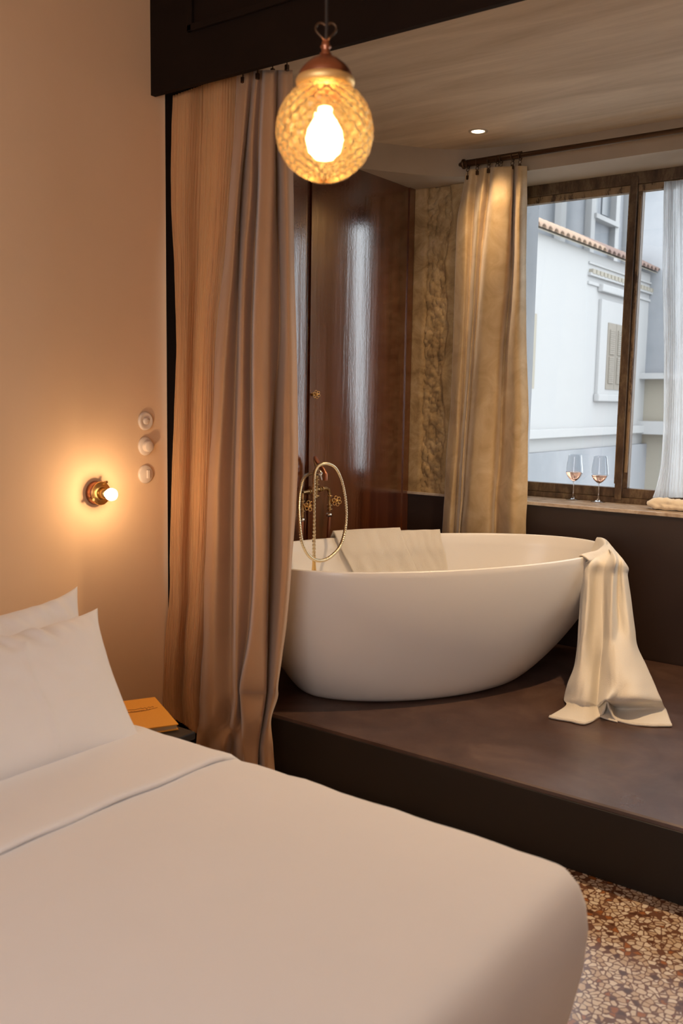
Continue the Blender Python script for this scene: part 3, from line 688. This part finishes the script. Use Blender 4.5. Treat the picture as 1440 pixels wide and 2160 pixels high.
for (py, kind, lab) in ((888, 'knob', 'round white wall socket with a raised centre, topmost of the three'), (941, 'disc', 'round white rotary dimmer with a plain disc, middle of the three'), (1000, 'rocker', 'round white switch with a rectangular rocker, lowest of the three')):
    p = atX(305, py, XW); s = empty('wall_switch', (XW, p[1], p[2])); tag(s, lab, 'switch')
    MB().lathe((0, 0, 0), (1, 0, 0), [(.0, .0), (.034, .0), (.036, .003), (.035, .008), (.030, .012), (.0, .013)] if kind != 'knob' else [(.0, .0), (.034, .0), (.036, .003), (.034, .009), (.028, .012), (.018, .005), (.0, .005)], 36).build('cover_plate', M_white, s, True)
    if kind == 'knob': MB().lathe((.004, 0, 0), (1, 0, 0), [(.013, 0), (.013, .008), (.010, .010), (.0, .010)], 24).tube([(.013, .004, .002), (.016, .004, .002)], .0022, 8).build('centre_insert', M_white, s, True)
    if kind == 'disc': MB().lathe((.012, 0, 0), (1, 0, 0), [(.022, 0), (.021, .016), (.019, .018), (.0, .018)], 32).build('dial', M_white, s, True)
    if kind == 'rocker': MB().box(.011, .019, -.001, .012, -.016, .016, .002).build('rocker', M_white, s, True)
# ------------------------------------------------------------------ downlights
def downlight(x, y, e, label, sz=135):
    d = empty('ceiling_light', (x, y, ZC)); tag(d, label, 'ceiling light')
    MB().lathe((0, 0, 0), (0, 0, -1), [(.030, -.004), (.034, .003), (.044, .003), (.046, .0), (.046, -.003)], 36).build('trim_ring', M_soff, d, True)
    MB().lathe((0, 0, 0), (0, 0, -1), [(.0, .0005), (.031, .0005)], 30).build('lens', M_spot, d, True)
    l = lamp('downlight', 'SPOT', (x, y, ZC - .012), e * .75, (1.0, .68, .38), spot_size=math.radians(sz), spot_blend=1.0, shadow_soft_size=.03)
    return d
p = atZ(1008, 277, ZC); downlight(p[0], p[1], 26, 'small round recessed downlight glowing in the alcove ceiling', 110)
downlight(-.90, 3.25, 190, 'round recessed downlight over the right part of the platform')
# ------------------------------------------------------------------ bath tap
tp = empty('bath_tap', (XL, 3.45, 1.0)); tag(tp, 'old brass bath mixer tap piped along the dark lacquered wall beside the tub', 'tap')
def A(x, y, X=-2.665): return atX(x, y, X)
zc_ = A(668, 1033); 
def cpt(x, y, X=-2.665): return Vector(A(x, y, X))
b = MB(); b.tube([cpt(665, 1050), cpt(668, 985), cpt(664, 968)], .010, 12)
for (x, y) in ((667, 1002), (668, 1012), (668, 1022), (668, 1046), (666, 990)): b.torus(cpt(x, y), (0, 0, 1), .0105, .0035)
b.build('riser', M_brass, tp)
b = MB(); b.tube([cpt(638, 1039), cpt(655, 1036), cpt(668, 1033), cpt(688, 1030), cpt(693, 1033), cpt(695, 1042), cpt(695, 1078)], .0085, 12)
for (x, y) in ((652, 1037), (656, 1036), (674, 1032), (679, 1031)): b.torus(cpt(x, y), (0, 1, 0), .010, .003)
for (x, y) in ((695, 1046), (695, 1066), (695, 1074)): b.torus(cpt(x, y), (0, 0, 1), .011, .0035)
b.build('cross_pipe', M_brass, tp)
MB().tube([cpt(637, 1040), cpt(637, 1060), cpt(637, 1092)], .009, 12).torus(cpt(637, 1057), (0, 0, 1), .010, .003).torus(cpt(637, 1078), (0, 0, 1), .010, .003).build('inlet', M_brass, tp)
MB().lathe(cpt(637, 1096), (0, 0, 1), [(.0, -.01), (.013, -.008), (.013, .006), (.0, .008)], 8).build('pipe_nut', M_chrome, tp)
MB().lathe(cpt(694, 1085), (0, 0, 1), [(.006, -.012), (.015, -.008), (.015, .004), (.006, .008)], 8).build('pipe_nut', M_chrome, tp)
MB().tube([cpt(695, 1086), cpt(692, 1140), cpt(691, 1230)], .0085, 12).build('supply_pipe', M_copper, tp)
MB().tube([cpt(637, 1098), cpt(636, 1150), cpt(635, 1230)], .0085, 12).build('supply_pipe', M_copper, tp)
# spout: slanting pipe then a short drop
MB().tube([cpt(665, 966), cpt(668, 972, -2.64), cpt(676, 984, -2.60), cpt(683, 994, -2.57), cpt(686.5, 1000, -2.56), cpt(686, 1014, -2.56)], .0105, 14).build('spout', M_copper, tp)
MB().tube([cpt(662, 1000), cpt(674, 998, -2.63)], .010, 12).lathe(cpt(674, 998, -2.63), (1, .2, 0), [(0, -.012), (.014, -.008), (.016, .004), (.010, .014), (0, .016)], 14).tube([cpt(675, 1000, -2.62), cpt(678, 1013, -2.61)], .0038, 8).build('diverter', M_chrome, tp)
def flower(c, ax, parent, s=1.0):
    ax = Vector(ax).normalized(); a = ax.orthogonal().normalized(); bb = ax.cross(a); m = MB()
    for k in range(6):
        d = a * math.cos(k * PI / 3) + bb * math.sin(k * PI / 3); m.torus(c + d * .017 * s, ax, .0078 * s, .0018 * s, 14, 6)
    m.lathe(c, ax, [(0, -.006), (.008 * s, -.005), (.008 * s, .004), (0, .006)], 14)
    m.build('flower_handle', M_brass2, parent)
for (x0, y0, x1, y1) in ((639, 1067, 652, 1067), (697, 1058, 710, 1057)):
    c0, c1 = cpt(x0, y0), cpt(x1, y1, -2.62)
    MB().tube([c0, c1], .008, 10, rf=[.011, .006]).build('valve_body', M_brass2, tp); flower(c1, (.9, -.5, .1), tp)
# hose: from the tap up over, down into a long loop
hp = [(660, 1000, -2.655), (650, 1001, -2.62), (640, 1010, -2.56), (633, 1035, -2.52), (630, 1065, -2.49), (631, 1100, -2.46), (636, 1140, -2.44), (648, 1168, -2.43), (664, 1181, -2.42), (682, 1182, -2.415), (700, 1172, -2.415), (717, 1152, -2.415), (727, 1120, -2.42), (730, 1080, -2.43), (726, 1040, -2.44), (718, 1008, -2.45), (706, 986, -2.455), (690, 978, -2.46), (674, 981, -2.465), (665, 992, -2.47), (662, 1010, -2.47), (662, 1060, -2.47), (662, 1120, -2.47), (662, 1176, -2.47)]
cp = cr_interp([A(*q) for q in hp], 520); hs = MB(); hs.tube(cp, .006, 10, rf=[.0080 if (i % 3) else .0060 for i in range(520)]); hs.build('shower_hose', M_hose, tp)
MB().tube([cpt(662, 1176, -2.47), cpt(662, 1186, -2.47), cpt(662, 1196, -2.47), cpt(662, 1215, -2.468)], .008, 12, rf=[.0085, .0075, .009, .0125]).build('hand_shower', M_brass2, tp)
# small knob on the lacquered wall
kp = atX(655, 832, XL); kn = empty('wall_stopcock', kp); tag(kn, 'small flower-shaped brass stopcock high on the dark lacquered wall', 'stopcock')
MB().tube([(0, 0, 0), (.03, .004, 0)], .007, 10, rf=[.009, .005]).build('stem', M_brass, kn, True)
flower(Vector(kp) + Vector((.032, .004, 0)), (.9, -.4, 0), kn, .8)
kn.children[-1]; kn.children[-1].name = 'flower_handle'
# ------------------------------------------------------------------ wine glasses
def wine_glass(px, py, level, label, s=1.0):
    p = atZ(px, py, .944); g = empty('wine_glass', (p[0], p[1], .944)); tag(g, label, 'wine glass', 'wine glasses on the window sill')
    MB().lathe((0, 0, 0), (0, 0, 1), [(0, .0), (.036, .0005), (.037, .002), (.030, .004), (.012, .010), (.0048, .020), (.0036, .05), (.0036, .085), (.006, .096), (.0, .0985)], 40).build('stem_and_foot', M_stem, g, True)
    bowl = [(.004, .096), (.016, .102), (.032, .118), (.0425, .137), (.0435, .150), (.042, .170), (.038, .200), (.0335, .236)]
    bl = cr_interp(bowl, 26); MB().lathe((0, 0, 0), (0, 0, 1), [tuple(q) for q in bl] + [(q[0] - .0009, q[1]) for q in bl[::-1]], 48).build('bowl', M_crys, g, True)
    inn = [(q[0] - .0016, q[1] + .001) for q in bl if q[1] < level]; rr = np.interp(level, [q[1] for q in bl], [q[0] for q in bl]) - .0016
    MB().lathe((0, 0, 0), (0, 0, 1), [(0, inn[0][1])] + inn + [(rr, level), (0, level)], 48).build('wine', M_wine, g, True)
wine_glass(1208, 1054, .146, 'wine glass with more rosé, farther from the mullion, on the marble sill')
wine_glass(1261, 1059, .137, 'wine glass with less rosé, nearer the mullion, on the marble sill')
# ------------------------------------------------------------------ long towel over the tub end
def zp(x, y): return (1120 + x / 4.5, 1100 + y / 4.5)
def tY(th): return ellp(th, EA + .006, EB + .006)
def rimp(deg, z, off=.006):
    x, y = ellp(math.radians(deg), EA + off, EB + off); return np.array((x, y, z))
degs = [-52, -46, -39, -31, -23, -16, -10, -5]
R_in2 = [rimp(d, EZ - .13, -.085) for d in degs]; R_in = [rimp(d, EZ - .02, -.030) for d in degs]; R_t = [rimp(d, EZ + .008 + (0, .002, 0, .006, .006, .015, .016, .012)[i], -.012) for i, d in enumerate(degs)]
R_o = [rimp(d, EZ + (-.012, -.012, -.010, -.006, .002, .004, .002, -.004)[i], .012 + .012 * math.sin(i * 2.4 + 1)) for i, d in enumerate(degs)]
def rowpx(pts, Ys): return [atY(*zp(x, y), Y) for (x, y), Y in zip(pts, Ys)]
r0 = rowpx([(490, 420), (560, 405), (640, 395), (730, 380), (796, 350), (815, 350), (862, 365), (898, 410)], [3.73, 3.70, 3.77, 3.80, 3.74, 3.88, 3.90, 3.98])
r1 = rowpx([(487, 520), (545, 520), (610, 520), (700, 520), (775, 515), (815, 515), (875, 520), (912, 525)], [3.72, 3.68, 3.76, 3.78, 3.72, 3.86, 3.86, 3.98])
r2 = rowpx([(462, 760), (538, 760), (600, 760), (690, 760), (765, 760), (815, 760), (900, 765), (948, 770)], [3.70, 3.64, 3.72, 3.75, 3.67, 3.80, 3.80, 3.92])
r3 = rowpx([(450, 1000), (515, 1000), (585, 1000), (690, 1000), (760, 1000), (830, 1000), (930, 1010), (980, 1020)], [3.64, 3.58, 3.66, 3.70, 3.62, 3.72, 3.72, 3.84])
r4 = rowpx([(440, 1180), (490, 1180), (580, 1180), (680, 1185), (745, 1190), (820, 1180), (945, 1190), (1005, 1195)], [3.60, 3.54, 3.60, 3.66, 3.58, 3.60, 3.66, 3.76])
r5 = rowpx([(415, 1370), (470, 1375), (570, 1380), (655, 1400), (740, 1390), (840, 1380), (980, 1380), (1095, 1390)], [3.56, 3.49, 3.53, 3.61, 3.50, 3.50, 3.58, 3.68])
r6 = rowpx([(350, 1540), (450, 1550), (560, 1560), (640, 1590), (740, 1570), (850, 1560), (1010, 1560), (1170, 1560)], [3.52, 3.43, 3.45, 3.53, 3.43, 3.43, 3.48, 3.62])
r7 = rowpx([(316, 1680), (420, 1690), (540, 1700), (632, 1740), (710, 1690), (790, 1700), (1000, 1690), (1230, 1690)], [3.49, 3.40, 3.40, 3.47, 3.35, 3.40, 3.42, 3.57])
def rowz(pts, zs): return [atZ(*zp(x, y), HP + z) for (x, y), z in zip(pts, zs)]
r8 = rowz([(330, 1752), (430, 1760), (540, 1775), (648, 1760), (712, 1655), (790, 1770), (1010, 1780), (1280, 1790)], [.012, .022, .022, .012, .070, .012, .022, .008])
r9 = rowz([(165, 1856), (330, 1892), (520, 1918), (665, 1845), (722, 1712), (806, 1890), (1080, 1938), (1337, 1942)], [.006, .006, .006, .006, .066, .006, .006, .006])
ctrl = [R_in2, R_in, R_t, R_o, r0, r1, r2, r3, r4, r5, r6, r7, r8, r9]
G = patch(ctrl, 130, 190)
for j in range(190):
    for i in range(130):
        p = G[j, i]; t = j / 189; u = i / 129
        if t > .25:
            w = .010 * nz(u * 9, t * 5, 1) + .004 * nz(u * 22, t * 12, 5); p[1] += w
        p[2] = max(p[2], HP + .004)
tw = empty('bath_towel', (-1.2, 3.6, HP)); tag(tw, 'long white towel draped over the end of the bathtub down to the platform', 'towel')
o = pm(G.reshape(-1, 3), grid_faces(130, 190), 'towel_cloth', M_terry, tw); solid(o, .006, 0)
ap = [[atZ(*zp(x, y), HP + z) for (x, y, z) in r] for r in ([(640, 1850, .004), (700, 1872, .004), (760, 1890, .004), (820, 1905, .004)], [(655, 1800, .006), (700, 1800, .012), (760, 1810, .012), (800, 1840, .006)], [(668, 1760, .012), (705, 1735, .035), (745, 1738, .035), (785, 1775, .012)], [(672, 1735, .02), (705, 1700, .06), (738, 1700, .06), (770, 1735, .02)])]
ag = patch(ap, 24, 24); solid(pm(ag.reshape(-1, 3), grid_faces(24, 24), 'folded_under_edge', M_terry, tw), .004, 0)
MB().tube([G[188, i] + np.array((0, 0, .002)) for i in range(130)], .0035, 8).build('hem', M_terry, tw)
# folded towel over the far rim, inside the tub
def infold(d0, d1, low, off, name, parent, rim_h, skew):
    rows = []
    for (h, oo) in ((-.12, .018), (-.02, .016), (rim_h, -.004), (rim_h + .002, -.016)):
        rows.append([rimp(d0 + (d1 - d0) * k / 6, EZ + h, oo) for k in range(7)])
    for q in (.15, .4, .7, 1.0):
        hh = 1 - q * low; a, b_, c = outer(.12 + .88 * max(0, hh) ** .8); r = []
        for k in range(7):
            dg = d0 + (d1 - d0) * k / 6 + skew * q
            x, y = ellp(math.radians(dg), a - .036 - .02 * (1 - hh) - off, b_ - .036 - .02 * (1 - hh) - off, c); r.append(np.array((x, y, HP + .07 + (H_ - .09) * hh ** .9)))
        rows.append(r)
    G = patch(rows, 60, 70)
    for j in range(70):
        for i in range(60): G[j, i] += np.array((.004, -.004, .002)) * nz(i * .12, j * .08, off * 100)
    o = pm(G.reshape(-1, 3), grid_faces(60, 70), name, M_terry, parent); solid(o, .007, 0); return o
t2 = empty('folded_towel', (-2.3, 3.8, EZ)); tag(t2, 'white towel folded over the far rim, hanging inside the bathtub', 'towel')
infold(106, 83, .5, .012, 'top_layer', t2, .022, -8)
infold(84, 69.5, .5, .004, 'under_layer', t2, .009, -5)
# ------------------------------------------------------------------ outside
XF = -5.6
def FY(x, y): return atX(x, y, XF)
bd = empty('white_building', (XF, 10, -3)); tag(bd, 'sunlit white building across the yard with a tiled parapet', 'building')
c0 = FY(1100, 505); c1 = FY(1382, 572); zt0 = (FY(1128, 497)[2] + FY(1320, 552)[2]) / 2
y0, y1 = c0[1] - 2, c1[1]
MB().box(XF - 2, XF, y0, y1, -3, zt0).build('wall', M_fac, bd)
nt2 = 30
for k in range(nt2):
    y = c0[1] - .6 + (y1 - c0[1] + .6) * (k + .5) / nt2; w = (y1 - c0[1] + .6) / nt2
    m = MB(); pts0 = [(XF + .17, y, zt0 + .02), (XF - .38, y, zt0 + .31)]
    n = 8; v = []
    for (px_, py_, pz_) in pts0:
        for s in range(n + 1): a = PI * s / n; v.append((px_, py_ + w * .46 * math.cos(a), pz_ + w * .34 * math.sin(a)))
        for s in range(n + 1): a = PI * s / n; v.append((px_, py_ + w * .36 * math.cos(a), pz_ + w * .22 * math.sin(a)))
    q = 2 * (n + 1); f = [(s, s + 1, s + 1 + q, s + q) for s in range(n)] + [(s + n + 1, s + n + 1 + q, s + n + 2 + q, s + n + 2) for s in range(n)] + [(s, s + n + 1, s + n + 2, s + 1) for s in range(n)]
    m.add(v, f, True); m.build('roof_tile', M_tile if y < FY(1262, 540)[1] else M_tile2, bd)
MB().add([(XF + .12, y0, zt0 + .0), (XF + .12, y1, zt0 + .0), (XF - .38, y1, zt0 + .24), (XF - .38, y0, zt0 + .24), (XF + .12, y0, zt0 + .012), (XF + .12, y1, zt0 + .012), (XF - .38, y1, zt0 + .27), (XF - .38, y0, zt0 + .27)],
         [(0, 1, 2, 3)[::-1], (4, 5, 6, 7), (0, 1, 5, 4), (1, 2, 6, 5), (2, 3, 7, 6), (3, 0, 4, 7)]).build('tile_bed', M_cream, bd)
yc0 = FY(1238, 600)[1]
for (py, h, d) in ((574, .035, .03), (597, .05, .06), (614, .05, .03)):
    z = FY(1300, py)[2]; MB().box(XF - .02, XF + d, yc0, y1 + (.1 if d > .05 else 0), z - h / 2, z + h / 2, .01).build('cornice', M_fac, bd)
z = FY(1300, 589)[2]; dm = MB()
for k in range(20): yy = yc0 + (y1 - yc0) * (k + .3) / 20; dm.box(XF, XF + .07, yy, yy + .12, z - .05, z + .02)
dm.build('dentils', M_cream, bd)
# shuttered window
a, b_ = FY(1271, 690), FY(1303, 820)
wx = MB(); za, zb_ = FY(1285, 683)[2], FY(1285, 822)[2]; ya, yb_ = FY(1271, 750)[1], FY(1304, 750)[1]
wd = MB().box(XF, XF + .06, ya - .30, yb_ + .30, zb_ - .12, za + .35, .01).build('window_surround', M_fac, bd)
MB().box(XF, XF + .10, ya - .38, yb_ + .42, za + .46, za + .58, .02).build('window_hood', M_fac, bd)
MB().box(XF, XF + .10, ya - .34, yb_ + .35, zb_ - .2, zb_ - .08, .02).build('window_ledge', M_fac, bd)
for (q0, q1_) in ((ya, (ya + yb_) / 2 - .01), ((ya + yb_) / 2 + .01, yb_)):
    m = MB().box(XF + .05, XF + .075, q0, q1_, zb_, za)
    for k in range(26):
        zz = zb_ + .1 + (za - zb_ - .2) * k / 26
        if abs(k - 13) > 0: m.box(XF + .07, XF + .095, q0 + .06, q1_ - .06, zz, zz + .03)
    m.build('shutter', M_shut, bd)
z = FY(1200, 912)[2]; MB().box(XF - .02, XF + .14, y0, y1 + .1, z - .06, z + .07, .01).build('string_course', M_fac, bd)
z2 = FY(1200, 948)[2]; MB().box(XF - .01, XF + .10, y0, y1 + .1, z2 - 2.4, z2, .01).build('plinth', M_fac2, bd)
MB().box(XF - .0, XF + .05, FY(1100, 700)[1], FY(1124, 700)[1], FY(1118, 820)[2], FY(1124, 662)[2]).build('side_window', M_cream, bd)
# taller grey building behind
XG = -8.2
def GY(x, y): return atX(x, y, XG)
b2_ = empty('grey_building', (XG, 14, -3)); tag(b2_, 'taller pale grey building rising behind the tiled parapet', 'building')
yA, yB = GY(1090, 450)[1], GY(1345, 450)[1]
MB().box(XG - 4, XG, yA, yB, -3, 11).build('wall', M_fac2, b2_)
for px in (1175, 1238, 1290, 1318):
    yy = GY(px, 450)[1]; MB().box(XG, XG + .15, yy - .12, yy + .12, -1, 11).build('pilaster', M_fac, b2_)
for (pa_, pb_2) in ((1246, 1258), (1268, 1284)):
    q0, q1_ = GY(pa_, 420)[1], GY(pb_2, 420)[1]; zb3, zt3 = GY((pa_ + pb_2) / 2, 456)[2], GY((pa_ + pb_2) / 2, 400)[2] + 1
    MB().box(XG, XG + .03, q0, q1_, zb3, zt3).build('window', M_winx, b2_)
q0, q1_ = GY(1240, 460)[1], GY(1290, 460)[1]; zz = GY(1265, 462)[2]
MB().box(XG, XG + .2, q0, q1_, zz - .1, zz).build('window_ledge', M_fac, b2_)
# stained wall to the right
YS = 17.0
def SY(x, y): return atY(x, y, YS)
b3 = empty('stained_wall_building', (-5, YS, -3)); tag(b3, 'grey water-stained wall seen through the right-hand pane', 'building')
MB().box(SY(1342, 700)[0], -3.6, YS, YS + 3, SY(1370, 790)[2], 14).build('wall', M_fac2, b3)
MB().box(SY(1342, 700)[0], -3.6, YS - .3, YS + 3, SY(1370, 800)[2], SY(1370, 788)[2]).build('ledge', M_fac, b3)
MB().box(SY(1342, 700)[0], -3.6, YS + .02, YS + 3, SY(1370, 890)[2], SY(1370, 800)[2]).build('lower_wall', M_cream, b3)
MB().box(SY(1342, 700)[0], -3.6, YS - .3, YS + 3, SY(1370, 915)[2], SY(1370, 888)[2]).build('ledge', M_fac, b3)
MB().box(SY(1342, 700)[0], -3.6, YS + .02, YS + 3, -3, SY(1370, 915)[2]).build('base_wall', M_cream, b3)
g = MB().box(-30, 30, 4.9, 40, -3.1, -3.0).build('ground', M_ground); g['kind'] = 'structure'
